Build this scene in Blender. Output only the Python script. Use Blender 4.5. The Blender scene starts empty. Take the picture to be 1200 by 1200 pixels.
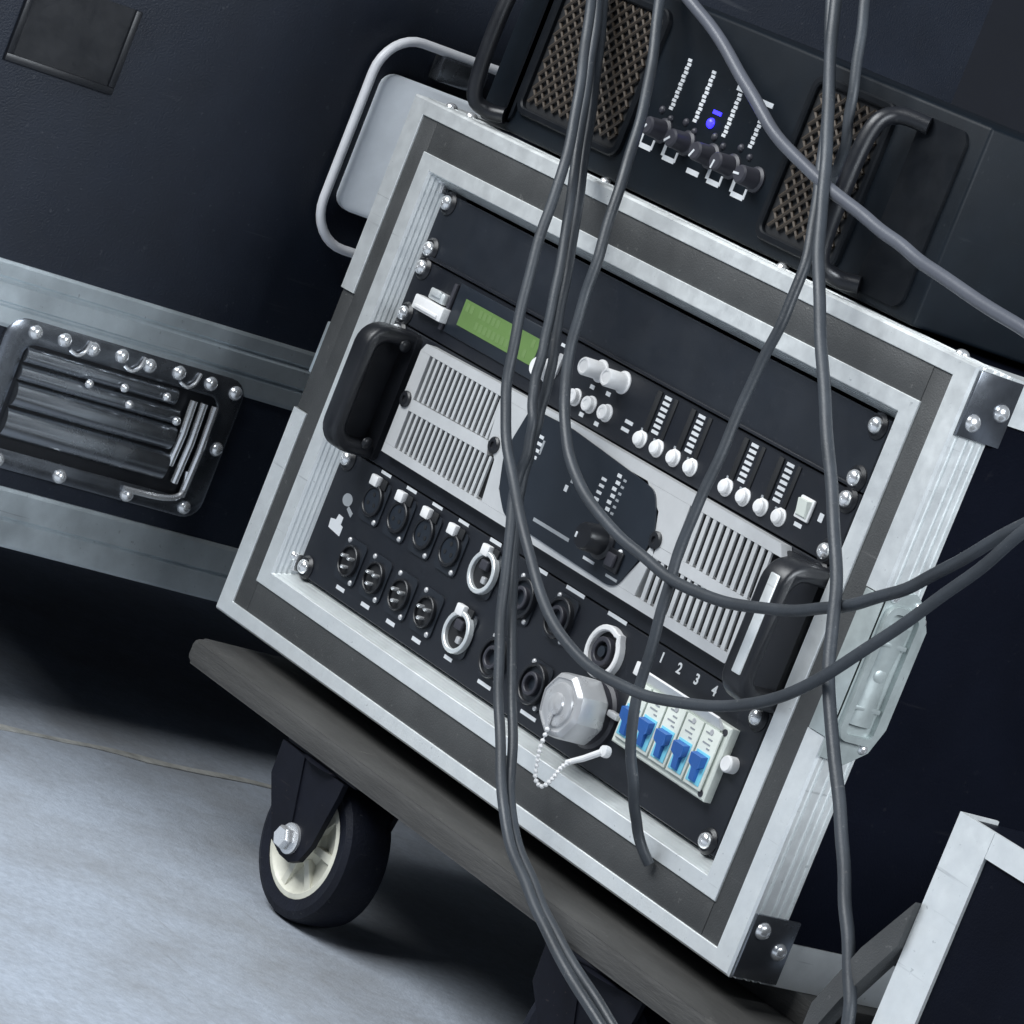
import bpy, bmesh, math, random
from mathutils import Vector, Matrix
random.seed(11)
sc = bpy.context.scene
COL = sc.collection
H = 318.0                      # height of the rack centre above the floor, mm

def W(x, y, z):                # rack frame in mm (x right, y up, z out of the rack) -> world metres
    return Vector((x, -z, y + H)) / 1000.0
def D(x, y, z):
    return Vector((x, -z, y))

# ------------------------------------------------------------------ camera
cam_d = bpy.data.cameras.new('Camera'); cam = bpy.data.objects.new('Camera', cam_d); COL.objects.link(cam)
cam_d.sensor_width = 36.0; cam_d.lens = 5067.2 / 1200 * 36.0
cam_d.shift_y = -8.0 / 1200
cam_d.clip_start = 0.05; cam_d.clip_end = 200
RX = (0.525774, 0.367325, -0.767225); RY = (0.321464, -0.920870, -0.220588); RZ = (-0.787542, -0.130656, -0.602251)
m = Matrix.Identity(4)
for i, v in enumerate((D(*RX), -D(*RY), -D(*RZ), W(2036.9, 326.3, 1601.2))):
    for k in range(3): m[k][i] = v[k]
cam.matrix_world = m
sc.camera = cam

# ------------------------------------------------------------------ world, lamps, exposure
w = bpy.data.worlds.new('World'); sc.world = w; w.use_nodes = True
bg = w.node_tree.nodes['Background']; bg.inputs[0].default_value = (0.50, 0.62, 0.85, 1); bg.inputs[1].default_value = 0.11
def area(name, pos, target, size, power, color, size_y=None):
    l = bpy.data.lights.new(name, 'AREA'); l.shape = 'RECTANGLE'; l.size = size; l.size_y = size_y or size
    l.energy = power; l.color = color
    o = bpy.data.objects.new(name, l); COL.objects.link(o)
    o.location = W(*pos); d = W(*target) - W(*pos)
    o.rotation_euler = d.to_track_quat('-Z', 'Y').to_euler()
    return o
area('hall_light', (-560, 1850, 1950), (-50, 0, 0), 2.7, 122, (0.95, 0.98, 1.0), 1.3)
area('side_light', (2500, 1150, -60), (0, 0, -60), 1.5, 80, (0.88, 0.94, 1.0), 1.1)
sc.view_settings.view_transform = 'Standard'; sc.view_settings.look = 'None'
sc.view_settings.exposure = 0.0; sc.view_settings.gamma = 1.0; sc.view_settings.use_curve_mapping = False
sc.cycles.use_denoising = True

# ------------------------------------------------------------------ materials
def mat(name, col, rough=0.5, metal=0.0, var=0.0, vscale=60.0, bump=0.0, bscale=400.0, rvar=0.0, emit=None, estr=0.0, spec=0.5, stretch=(1, 1, 1), coat=0.0, scuff=0.0, scuffcol=(0.3, 0.3, 0.3), scuffscale=14.0):
    M = bpy.data.materials.new(name); M.use_nodes = True
    nt = M.node_tree; b = nt.nodes['Principled BSDF']
    b.inputs['Base Color'].default_value = (*col, 1); b.inputs['Roughness'].default_value = rough
    b.inputs['Metallic'].default_value = metal; b.inputs['Specular IOR Level'].default_value = spec
    b.inputs['Coat Weight'].default_value = coat
    if emit:
        b.inputs['Emission Color'].default_value = (*emit, 1); b.inputs['Emission Strength'].default_value = estr
    if var or rvar or bump or scuff:
        tc = nt.nodes.new('ShaderNodeNewGeometry'); mp = nt.nodes.new('ShaderNodeMapping')
        mp.inputs['Scale'].default_value = stretch
        nt.links.new(tc.outputs['Position'], mp.inputs['Vector'])
    def noise(scale, detail=6):
        n = nt.nodes.new('ShaderNodeTexNoise'); n.inputs['Scale'].default_value = scale; n.inputs['Detail'].default_value = detail
        n.inputs['Roughness'].default_value = 0.62
        nt.links.new(mp.outputs['Vector'], n.inputs['Vector']); return n
    if var:
        n = noise(vscale); r = nt.nodes.new('ShaderNodeMapRange')
        r.inputs['From Min'].default_value = 0.3; r.inputs['From Max'].default_value = 0.7
        r.inputs['To Min'].default_value = 1 - var; r.inputs['To Max'].default_value = 1 + var
        nt.links.new(n.outputs['Fac'], r.inputs['Value'])
        mx = nt.nodes.new('ShaderNodeVectorMath'); mx.operation = 'SCALE'; mx.inputs[0].default_value = col
        nt.links.new(r.outputs['Result'], mx.inputs['Scale']); nt.links.new(mx.outputs['Vector'], b.inputs['Base Color'])
    if scuff:
        # worn scratches: short straight streaks (noise squeezed along two tilted directions) and small specks
        outs = []
        for rot, sq in (((0.5, 0.9, 0.4), (5, 130, 130)), ((1.1, -0.6, 1.9), (140, 7, 140))):
            m2 = nt.nodes.new('ShaderNodeMapping'); m2.inputs['Rotation'].default_value = rot; m2.inputs['Scale'].default_value = [q * scuffscale / 14.0 for q in sq]
            nt.links.new(tc.outputs['Position'], m2.inputs['Vector'])
            n = nt.nodes.new('ShaderNodeTexNoise'); n.inputs['Scale'].default_value = 1.6; n.inputs['Detail'].default_value = 3; nt.links.new(m2.outputs['Vector'], n.inputs['Vector'])
            a3 = nt.nodes.new('ShaderNodeMapRange'); a3.inputs['From Min'].default_value = 0.70; a3.inputs['From Max'].default_value = 0.78; nt.links.new(n.outputs['Fac'], a3.inputs['Value']); outs.append(a3)
        a5 = nt.nodes.new('ShaderNodeMath'); a5.operation = 'MAXIMUM'; nt.links.new(outs[0].outputs[0], a5.inputs[0]); nt.links.new(outs[1].outputs[0], a5.inputs[1])
        n3 = noise(220, 2); a6 = nt.nodes.new('ShaderNodeMapRange'); a6.inputs['From Min'].default_value = 0.70; a6.inputs['From Max'].default_value = 0.76; nt.links.new(n3.outputs['Fac'], a6.inputs['Value'])
        a7 = nt.nodes.new('ShaderNodeMath'); a7.operation = 'MAXIMUM'; nt.links.new(a5.outputs[0], a7.inputs[0]); nt.links.new(a6.outputs[0], a7.inputs[1])
        a8 = nt.nodes.new('ShaderNodeMath'); a8.operation = 'MULTIPLY'; a8.inputs[1].default_value = scuff; nt.links.new(a7.outputs[0], a8.inputs[0])
        mxs = nt.nodes.new('ShaderNodeMix'); mxs.data_type = 'RGBA'; mxs.inputs['B'].default_value = (*scuffcol, 1)
        src = b.inputs['Base Color'].links[0].from_socket if b.inputs['Base Color'].links else None
        if src: nt.links.new(src, mxs.inputs['A'])
        else: mxs.inputs['A'].default_value = (*col, 1)
        nt.links.new(a8.outputs[0], mxs.inputs['Factor']); nt.links.new(mxs.outputs['Result'], b.inputs['Base Color'])
    if rvar:
        n = noise(vscale * 0.7); r = nt.nodes.new('ShaderNodeMapRange')
        r.inputs['From Min'].default_value = 0.3; r.inputs['From Max'].default_value = 0.7
        r.inputs['To Min'].default_value = max(0.03, rough - rvar); r.inputs['To Max'].default_value = min(1, rough + rvar)
        nt.links.new(n.outputs['Fac'], r.inputs['Value']); nt.links.new(r.outputs['Result'], b.inputs['Roughness'])
    if bump:
        n = noise(bscale, 3); bp = nt.nodes.new('ShaderNodeBump'); bp.inputs['Strength'].default_value = bump; bp.inputs['Distance'].default_value = 0.001
        nt.links.new(n.outputs['Fac'], bp.inputs['Height']); nt.links.new(bp.outputs['Normal'], b.inputs['Normal'])
    return M
ALU = mat('aluminium', (0.84, 0.87, 0.87), 0.42, 0.6, var=0.045, vscale=110, bump=0.06, bscale=900, rvar=0.10, scuff=0.45, scuffcol=(0.33, 0.35, 0.36), scuffscale=22)
ALUD = mat('dull_aluminium', (0.56, 0.62, 0.65), 0.38, 0.7, var=0.14, vscale=26, bump=0.08, bscale=500, rvar=0.12, scuff=0.5, scuffcol=(0.20, 0.22, 0.24), scuffscale=16)
LATCHM = mat('zinc_latch', (0.44, 0.49, 0.485), 0.40, 0.45, var=0.15, vscale=60, bump=0.08, bscale=200, rvar=0.1)
GLOSS = mat('black_chrome', (0.46, 0.49, 0.53), 0.25, 0.95, rvar=0.06, vscale=50)
CHROME = mat('chrome', (0.88, 0.89, 0.90), 0.24, 0.75, rvar=0.06, vscale=120)
DCHROME = mat('dark_chrome', (0.20, 0.215, 0.24), 0.24, 0.85, var=0.2, vscale=60, rvar=0.08)
LAM = mat('grey_laminate', (0.050, 0.052, 0.053), 0.52, var=0.18, vscale=30, bump=0.35, bscale=900, rvar=0.08, scuff=0.5, scuffcol=(0.16, 0.16, 0.155))
BLAM = mat('black_laminate', (0.009, 0.013, 0.023), 0.5, spec=0.4, var=0.20, vscale=14, bump=0.4, bscale=700, rvar=0.1, scuff=0.35, scuffcol=(0.07, 0.075, 0.085), scuffscale=9)
BLAM_SHADE = mat('shaded_black_laminate', (0.0035, 0.0045, 0.009), 0.55, var=0.2, vscale=14, bump=0.4, bscale=700, rvar=0.1, spec=0.05, scuff=0.12, scuffcol=(0.05, 0.05, 0.055), scuffscale=9)  # shaded copy of the black laminate, shade put into colour and specular
BLACK = mat('black_panel_paint', (0.0085, 0.0105, 0.0155), 0.44, scuff=0.2, scuffcol=(0.08, 0.08, 0.09), scuffscale=20, var=0.14, vscale=50, bump=0.08, bscale=1500, rvar=0.07)
BLACKB = mat('black_blank_paint', (0.0135, 0.0170, 0.0235), 0.42, scuff=0.2, scuffcol=(0.08, 0.08, 0.09), scuffscale=20, var=0.12, vscale=40, bump=0.08, bscale=1500, rvar=0.07)
CONS = mat('console_paint', (0.014, 0.019, 0.027), 0.38, var=0.1, vscale=50, rvar=0.06)
PLASTIC = mat('black_plastic', (0.010, 0.011, 0.014), 0.36, var=0.1, vscale=80, bump=0.1, bscale=1800, rvar=0.08)
RUBBER = mat('tyre_rubber', (0.005, 0.0065, 0.013), 0.62, spec=0.25, var=0.3, vscale=60, bump=0.4, bscale=500, rvar=0.12, scuff=0.6, scuffcol=(0.06, 0.06, 0.062), scuffscale=30)
FORKM = mat('fork_enamel', (0.004, 0.005, 0.010), 0.6, spec=0.2, var=0.2, vscale=60, rvar=0.1, scuff=0.5, scuffcol=(0.06, 0.05, 0.045), scuffscale=30)
VOID = mat('dark_void', (0.006, 0.007, 0.009), 0.7)
SILVER = mat('silver_fascia', (0.66, 0.67, 0.675), 0.36, 0.35, var=0.05, vscale=60, bump=0.05, bscale=1500, rvar=0.05)
WHITE = mat('white_plastic', (0.80, 0.80, 0.80), 0.35, var=0.05, vscale=120)
PRINT = mat('white_print', (0.62, 0.64, 0.66), 0.5)
PRINTG = mat('grey_print', (0.30, 0.32, 0.34), 0.5)
LCD = mat('lcd_green', (0.10, 0.17, 0.055), 0.3, var=0.12, vscale=50, emit=(0.22, 0.38, 0.14), estr=0.16)
LCDC = mat('lcd_cells', (0.115, 0.185, 0.068), 0.3, emit=(0.24, 0.39, 0.16), estr=0.18)
BREAK = mat('breaker_white', (0.72, 0.76, 0.70), 0.4, var=0.05, vscale=100)
BREAKG = mat('breaker_grey', (0.50, 0.55, 0.50), 0.45, var=0.08, vscale=100)
BLUE = mat('breaker_blue', (0.022, 0.115, 0.40), 0.36)
CYAN = mat('breaker_cyan', (0.20, 0.62, 0.80), 0.35)
BLED = mat('blue_led', (0.05, 0.05, 0.8), 0.3, emit=(0.03, 0.02, 1.0), estr=2.6)
CAPM = mat('grey_cap_plastic', (0.56, 0.565, 0.575), 0.30, 0.35, var=0.06, vscale=90, rvar=0.05)
CABLE = mat('cable_rubber', (0.035, 0.041, 0.049), 0.48, var=0.3, vscale=24, bump=0.16, bscale=700, rvar=0.12, scuff=0.6, scuffcol=(0.13, 0.13, 0.13), scuffscale=40)
CABLEB = mat('grey_cable_rubber', (0.095, 0.102, 0.122), 0.36, var=0.12, vscale=30, bump=0.08, bscale=500, rvar=0.08)
DOLLY = mat('worn_plywood', (0.052, 0.051, 0.049), 0.72, var=0.26, vscale=34, bump=0.5, bscale=260, rvar=0.1, stretch=(0.35, 1.0, 2.2), scuff=0.45, scuffcol=(0.15, 0.145, 0.135), scuffscale=26)
HUB = mat('cream_hub', (0.66, 0.65, 0.55), 0.45, var=0.12, vscale=90)
MESHM = mat('bronze_mesh', (0.062, 0.048, 0.036), 0.5, 0.3, var=0.2, vscale=80)
MIXP = mat('mixer_plastic', (0.005, 0.0065, 0.009), 0.45, var=0.2, vscale=60, rvar=0.08, spec=0.25)
DEVP = mat('mixer_paint', (0.0045, 0.0075, 0.0115), 0.5, spec=0.2, scuff=0.2, scuffcol=(0.06, 0.065, 0.07), scuffscale=16, var=0.14, vscale=40, bump=0.08, bscale=1500, rvar=0.07)
KNOB = mat('knob_grey', (0.038, 0.038, 0.048), 0.45)
PALE = mat('pale_plate', (0.82, 0.87, 0.92), 0.45, var=0.07, vscale=40, rvar=0.08)
ROD = mat('white_coated_tube', (0.93, 0.94, 0.97), 0.32, var=0.06, vscale=60)
TAPE = mat('worn_floor_tape', (0.36, 0.36, 0.34), 0.7, var=0.35, vscale=60, bump=0.4, bscale=300, scuff=0.8, scuffcol=(0.10, 0.095, 0.085), scuffscale=30)
WALLM = mat('dark_drape', (0.006, 0.008, 0.014), 0.9, var=0.2, vscale=6)
FLOOR = mat('concrete_floor', (0.35, 0.39, 0.45), 0.62, var=0.14, vscale=160, bump=0.5, bscale=420, rvar=0.10, scuff=0.3, scuffcol=(0.13, 0.125, 0.115), scuffscale=13)
def floor_stains(M):                              # broad dirty patches and a few pale scratches on the concrete
    nt = M.node_tree; b = nt.nodes['Principled BSDF']; src = b.inputs['Base Color'].links[0].from_socket
    mp = [n for n in nt.nodes if n.type == 'MAPPING'][0]
    n = nt.nodes.new('ShaderNodeTexNoise'); n.inputs['Scale'].default_value = 5.5; n.inputs['Detail'].default_value = 8; n.inputs['Roughness'].default_value = 0.7
    nt.links.new(mp.outputs['Vector'], n.inputs['Vector'])
    r = nt.nodes.new('ShaderNodeMapRange'); r.inputs['From Min'].default_value = 0.40; r.inputs['From Max'].default_value = 0.66; r.inputs['To Max'].default_value = 0.65
    nt.links.new(n.outputs['Fac'], r.inputs['Value'])
    mx = nt.nodes.new('ShaderNodeMix'); mx.data_type = 'RGBA'; mx.inputs['B'].default_value = (0.20, 0.20, 0.20, 1)
    nt.links.new(r.outputs['Result'], mx.inputs['Factor']); nt.links.new(src, mx.inputs['A']); nt.links.new(mx.outputs['Result'], b.inputs['Base Color'])
floor_stains(FLOOR)

# ------------------------------------------------------------------ mesh helpers (all in mm, rack axes)
AT = {}
class MB:
    def __init__(s): s.bm = bmesh.new()
    def _bev(s, geom, bev, seg):
        es = list({e for f in geom for e in f.edges})
        bmesh.ops.bevel(s.bm, geom=es, offset=bev, segments=seg, profile=0.5, affect='EDGES', clamp_overlap=True)
    def box(s, x0, x1, y0, y1, z0, z1, bev=0, seg=2):
        v = [s.bm.verts.new(p) for p in ((x0,y0,z0),(x1,y0,z0),(x1,y1,z0),(x0,y1,z0),(x0,y0,z1),(x1,y0,z1),(x1,y1,z1),(x0,y1,z1))]
        f = [s.bm.faces.new([v[i] for i in q]) for q in ((3,2,1,0),(4,5,6,7),(0,1,5,4),(1,2,6,5),(2,3,7,6),(3,0,4,7))]
        if bev: s._bev(f, bev, seg)
        return s
    def loft(s, rings, caps=True, closed=False):
        R = [[s.bm.verts.new(p) for p in r] for r in rings]; n = len(R[0])
        for a, b in zip(R, R[1:] + ([R[0]] if closed else [])):
            for i in range(n): s.bm.faces.new((a[i], a[(i+1) % n], b[(i+1) % n], b[i]))
        if caps and not closed:
            s.bm.faces.new(list(reversed(R[0]))); s.bm.faces.new(R[-1])
        return s
    def prism(s, pts, axis, a0, a1):
        f = {'z': lambda p, a: (p[0], p[1], a), 'y': lambda p, a: (p[0], a, p[1]), 'x': lambda p, a: (a, p[1], p[0])}[axis]
        return s.loft([[f(p, a0) for p in pts], [f(p, a1) for p in pts]])
    def lathe(s, c, prof, axis='z', seg=24, caps=True, sx=1.0, sy=1.0):
        rings = []
        for r, h in prof:
            ring = []
            for i in range(seg):
                t = 2 * math.pi * i / seg; a, b = r * math.cos(t) * sx, r * math.sin(t) * sy
                p = {'z': (a, b, h), 'y': (a, h, b), 'x': (h, a, b)}[axis]
                ring.append((c[0]+p[0], c[1]+p[1], c[2]+p[2]))
            rings.append(ring)
        return s.loft(rings, caps)
    def dome(s, c, r, h, axis='z', seg=16, sgn=1, base=0.0):
        prof = [(r, -abs(base) * sgn)] if base else []
        prof += [(r * math.cos(t), sgn * h * math.sin(t)) for t in (0, .35, .7, 1.05, 1.35)]
        return s.lathe(c, prof, axis, seg)
    def tube(s, pts, r, seg=10, closed=False):
        P = [Vector(p) for p in pts]; n = len(P); rings = []; up = None
        for i in range(n):
            if closed: t = (P[(i+1) % n] - P[i-1]).normalized()
            else: t = (P[min(i+1, n-1)] - P[max(i-1, 0)]).normalized()
            if up is None:
                up = t.cross(Vector((0.3, 0.5, 0.8))).normalized()
            up = (up - t * up.dot(t)).normalized(); b = t.cross(up)
            rr = r[i] if isinstance(r, (list, tuple)) else r
            rings.append([tuple(P[i] + rr * (math.cos(2*math.pi*k/seg) * up + math.sin(2*math.pi*k/seg) * b)) for k in range(seg)])
        return s.loft(rings, not closed, closed)
    def build(s, name, material, parent=None, at=(0, 0, 0), smooth=35, rel=False):
        """verts are given in absolute rack mm unless rel (then relative to at)"""
        bmesh.ops.recalc_face_normals(s.bm, faces=s.bm.faces[:])
        for v in s.bm.verts:
            c = v.co if rel else v.co - Vector(at)
            v.co = Vector((c.x, -c.z, c.y)) / 1000.0
        me = bpy.data.meshes.new(name); s.bm.to_mesh(me); s.bm.free(); me.materials.append(material)
        if smooth:
            for p in me.polygons: p.use_smooth = True
            me.set_sharp_from_angle(angle=math.radians(smooth))
        return link(name, me, parent, at)
def link(name, me, parent, at):
    o = bpy.data.objects.new(name, me); COL.objects.link(o)
    if parent:
        o.parent = parent; o.location = W(*at) - W(*AT[parent.name])
    else: o.location = W(*at)
    AT[o.name] = at
    return o
def thing(name, label, cat, at, group=None):
    o = bpy.data.objects.new(name, None); COL.objects.link(o); o.empty_display_size = 0.05
    o.location = W(*at); AT[o.name] = at
    tag(o, label, cat, group); return o
def tag(o, label, cat, group=None):
    o['label'] = label; o['category'] = cat
    if group: o['group'] = group
    return o
def struct(o): o['kind'] = 'structure'; return o
def circ(c, r, n=24, sx=1, sy=1): return [(c[0] + r*sx*math.cos(2*math.pi*i/n), c[1] + r*sy*math.sin(2*math.pi*i/n)) for i in range(n)]
def rrect(x0, x1, y0, y1, r, n=5):
    P = []
    for cx, cy, a in ((x1-r, y1-r, 0), (x0+r, y1-r, 90), (x0+r, y0+r, 180), (x1-r, y0+r, 270)):
        for i in range(n+1):
            t = math.radians(a + 90*i/n); P.append((cx + r*math.cos(t), cy + r*math.sin(t)))
    return P
def spline(pts, k=8, closed=False):
    P = [Vector(p) for p in pts]; out = []; n = len(P)
    rng = range(n if closed else n-1)
    for i in rng:
        g = (lambda j: P[j % n]) if closed else (lambda j: P[max(0, min(n-1, j))])
        p0, p1, p2, p3 = g(i-1), g(i), g(i+1), g(i+2)
        for s_ in range(k):
            t = s_ / k
            out.append(0.5*((2*p1) + (p2-p0)*t + (2*p0-5*p1+4*p2-p3)*t*t + (3*p1-p0-3*p2+p3)*t**3))
    if not closed: out.append(P[-1])
    return out
def rep(name, me, parent, places):            # parts that share one mesh
    return [link(name, me, parent, p) for p in places]

# ------------------------------------------------------------------ setting
fl = MB(); fl.box(-15000, 15000, -330, -H, -15000, 15000)
struct(fl.build('floor', FLOOR, at=(0, -330, 0), smooth=0))
wl = MB()
wl.loft([[(-7000 + 175*i, yy, -1500 + 45*math.sin(i*1.9) + 20*math.sin(i*0.73)) for i in range(81)] + [(-7000 + 175*i, yy, -1600) for i in range(80, -1, -1)] for yy in (-316, 3000)])
struct(wl.build('back_wall', WALLM, at=(0, -316, -1500), smooth=60))

# ------------------------------------------------------------------ the flight case
CASE_AT = (0, -182.5, -200)
case = thing('flight_case', 'open grey flight case with aluminium edges holding four rack units, standing on a dolly', 'flight case', CASE_AT)
OX, OY, ZF, ZB = 300.4, 182.5, 12.7, -420.0
MB().box(-298, -288, -180, 180, ZB, 9.5).build('side_panel', BLAM_SHADE, case, (-293, 0, -200))
MB().box(288, 298, -180, 180, ZB, 9.5).build('side_panel', BLAM_SHADE, case, (293, 0, -200))
MB().box(-287.8, 287.8, 171, 180, ZB, 9.5).build('top_panel', BLAM_SHADE, case, (0, 175, -200))
MB().box(-287.8, 287.8, -180, -171, ZB, 9.5).build('bottom_panel', BLAM_SHADE, case, (0, -175, -200))
MB().box(-287.6, 287.6, -170.8, 170.8, ZB, ZB+9).build('back_panel', BLAM_SHADE, case, (0, 0, ZB))
def strip(side):
    b = MB(); o = 0.4
    if side in 'LR':
        s = -1 if side == 'L' else 1
        xs = sorted((s*283.9, s*266)); ys = (-172.4, 172.4)
        if True: b.box(xs[0], xs[1], ys[0], ys[1], -6, 11.3, 0.5)
        c = (s*275, 0, 0)
    else:
        s = 1 if side == 'T' else -1
        ys = sorted((s*172.4, s*150.4)); b.box(-265.8, 265.8, ys[0], ys[1], -6, 11.4, 0.5); c = (0, s*161, 0)
    return b.build('front_board', LAM, case, c)
for s_ in 'LRTB': strip(s_)
# notch boards where the side angles are cut away for the latches
for s in (-1, 1):
    xs = sorted((s*283.8, s*298.4))
    MB().box(xs[0], xs[1], -37.5, 46.5, -8, 10.9, 0.5).build('front_board', LAM, case, (s*291, 4, 0))

def frame_side(prof, ax, ay, side, cut=None):
    """one mitred side of a rectangular frame; prof = (inset x, inset y, z); cut = (lo, hi) replaces a mitred end"""
    rings = []
    for end in (-1, 1):
        ring = []
        for dx, dy, z in prof:
            if side in 'LR':
                s = -1 if side == 'L' else 1
                y = end*(ay-dy)
                if cut and cut[0 if end < 0 else 1] is not None: y = cut[0 if end < 0 else 1]
                ring.append((s*(ax-dx), y, z))
            else:
                s = 1 if side == 'T' else -1
                ring.append((end*(ax-dx), s*(ay-dy), z))
        rings.append(ring)
    return MB().loft(rings)
ridge = []
z = 9.0
while z > -12.5:
    ridge += [(0, 0, z), (1.3, 1.3, z-0.5), (1.3, 1.3, z-2.2), (0, 0, z-2.7)]; z -= 5.4 if z < 5 else 8.2
OUT = [(17, 10.5, 9.9), (17, 10.5, 12.3), (16.6, 10.1, 12.7), (1.4, 1.4, 12.7), (0, 0, 11.3)] + ridge + [(0, 0, -14), (2.2, 2.2, -14), (2.2, 2.2, 9.9)]
def edge(side, cut=None):
    b = frame_side(OUT, OX, OY, side, cut)
    c = {'L': (-OX, (130 if cut and cut[0] else -130), 0), 'R': (OX, (130 if cut and cut[0] else -130), 0), 'T': (0, OY, 0), 'B': (0, -OY, 0)}[side]
    return b.build('edge_angle', ALU, case, c, smooth=20)
for s_ in 'LR':
    edge(s_, (47, None)); edge(s_, (None, -38))
edge('T'); edge('B')
# long corner angles running back
for sx in (-1, 1):
    for sy in (-1, 1):
        p = [(0, 0), (-26, 0), (-26, -1.8), (-1.8, -1.8), (-1.8, -26), (0, -26)]
        pts = [(sx*(OX + a), sy*(OY + c)) for a, c in p]
        MB().prism(pts, 'z', ZB-1, -14.4).build('corner_angle', ALU, case, (sx*OX, sy*OY, -200))
# inner trim, ridged slope down to the rack
INN = [(0, 0, 9.6), (0, 0, 12.4), (0.4, 0.4, 12.8), (13.2, 9.8, 12.8)]
for i in range(5):
    t0 = i/5.0; t1 = (i+0.55)/5.0; t2 = (i+0.75)/5.0
    f = lambda t, o: (13.6 + 9.6*t + o, 10.3 + 6.0*t + o*0.5, 12.3 - 13.2*t)
    INN += [f(t0, 0.0), f(t1, 0.0), f(t1+0.02, -1.1), f(t2+0.12, -1.1)]
INN += [(23.2, 16.3, -1.5), (20, 13.5, -4.5), (10, 8, 3)]
for s_ in 'LRTB':
    frame_side(INN, 267, 151, s_).build('inner_trim', ALU, case, {'L': (-260, 0, 6), 'R': (260, 0, 6), 'T': (0, 146, 6), 'B': (0, -146, 6)}[s_], smooth=20)
# rack rails and dark inside
for s in (-1, 1):
    xs = sorted((s*222, s*246)); MB().box(xs[0], xs[1], -134.5, 134.5, -4.2, -1.0).build('rack_rail', BLACK, case, (s*234, 0, -2))
MB().box(-286, 286, -169, 169, -60, -56).build('inner_bulkhead', VOID, case, (0, 0, -58))
# bright corner bits by the rack rails
for (x, y) in ((-246.5, 138.5), (-247, -126)):
    b = MB(); b.box(x-3, x+3, y-8, y+4, 0, 4.5, 0.8); b.dome((x-2, y+1, 4.5), 3.4, 2.4); b.build('rail_clip', CHROME, case, (x, y, 2))

# butterfly latch plates on both sides
def latch(s):
    X = s*OX
    at = (X, 2, 0)
    b = MB()
    outl = [(13.4, 46.6), (4, 50), (-8, 53), (-17, 47), (-25, 34), (-25, -25), (-19, -40), (-6, -49.5), (13.4, -48.5)]
    b.prism(outl, 'x', *sorted((X + s*0.3, X + s*2.2)))
    b.box(285, X + 2.2, -37.6, 46.4, 11.2, 13.6, 0.6)
    L = b.build('latch', LATCHM, case, at, smooth=30)
    r = MB()                                      # raised rim of the dish
    for (o, q) in (((-18.5, 10), (-36, 44)),):
        A = rrect(o[0], o[1], q[0], q[1], 7); B = rrect(o[0]+4, o[1]-4, q[0]+4, q[1]-4, 4)
        x0, x1 = X + s*2.25, X + s*6.0
        r.loft([[(x0, p[1], p[0]) for p in A], [(x1, p[1], p[0]) for p in A], [(x1, p[1], p[0]) for p in B], [(x0, p[1], p[0]) for p in B]], closed=True)
    r.build('dish_rim', LATCHM, L, at, smooth=40)
    wv = MB(); y0, y1 = -26, 33
    rings = []
    for i in range(13):
        t = i/12; y = y0 + (y1-y0)*t; wd = 8.5 - 2.0*math.sin(math.pi*t)**2; hh = 1.6 + 1.8*abs(math.cos(math.pi*t))
        rings.append([(X + s*2.4, y, -4-wd), (X + s*(2.4+hh*0.7), y, -4-wd*0.8), (X + s*(2.4+hh), y, -4), (X + s*(2.4+hh*0.7), y, -4+wd*0.8), (X + s*2.4, y, -4+wd)])
    wv.loft(rings); wv.build('latch_wing', LATCHM, L, at, smooth=60)
    MB().dome((X + s*3.2, 3.5, -4), 5, 1.6, 'x', 18, s, base=0.8).build('latch_boss', LATCHM, L, at)
    for (z_, y_) in ((-18.5, 47.5-9), (-18.6, 6), (-14, -38.5), (6, -43.5), (6.5, 47.8), (-13, 46)):
        MB().dome((X + s*2.3, y_, z_), 3.2, 2.4, 'x', 12, s).build('rivet', CHROME, L, (X, y_, z_))
    for (y_, h_) in ((22, 9), (-16, 8)):
        xs = sorted((X + s*2.3, X + s*5.2)); MB().box(xs[0], xs[1], y_-1.4, y_+1.4, -13.5, 6, 0.6).build('dish_rib', LATCHM, L, (X, y_, -3))
latch(1)
b = MB(); b.box(-306, -300.6, -14, 22, -18, 8, 1.0); b.box(-302.5, -298.6, -37, 46, -18, 6, 0.5)
for k in range(4): b.box(-306.6, -305.9, -13, 21, -15 + 6*k, -12 + 6*k, 0.3)
b.build('hinge_leaf', ALUD, case, (-303, 4, -5))
# corner brackets, lower right and top left
def bracket(s, y0, y1):
    X = s*OX; xs = sorted((X + s*0.3, X + s*2.4))
    b = MB(); b.box(xs[0], xs[1], y0, y1, -22, 11.0, 0.6)
    B = b.build('corner_bracket', DCHROME, case, (X, (y0+y1)/2, 0))
    for y_, z_ in ((y1-9 if y1 < 0 else y0+9, 3), ((y0+y1)/2, -14)):
        MB().dome((X + s*2.4, y_, z_), 5.2, 3.6, 'x', 14, s).build('rivet', CHROME, B, (X, y_, z_))
bracket(1, -181, -143); bracket(1, 143, 181)
for (x, z_) in ((-284, -7), (-262, -9), (-100, -8), (90, -8), (262, -8)):
    MB().dome((x, OY + 0.1, z_), 4.2, 2.8, 'y', 14).build('rivet', CHROME, case, (x, OY, z_))

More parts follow.
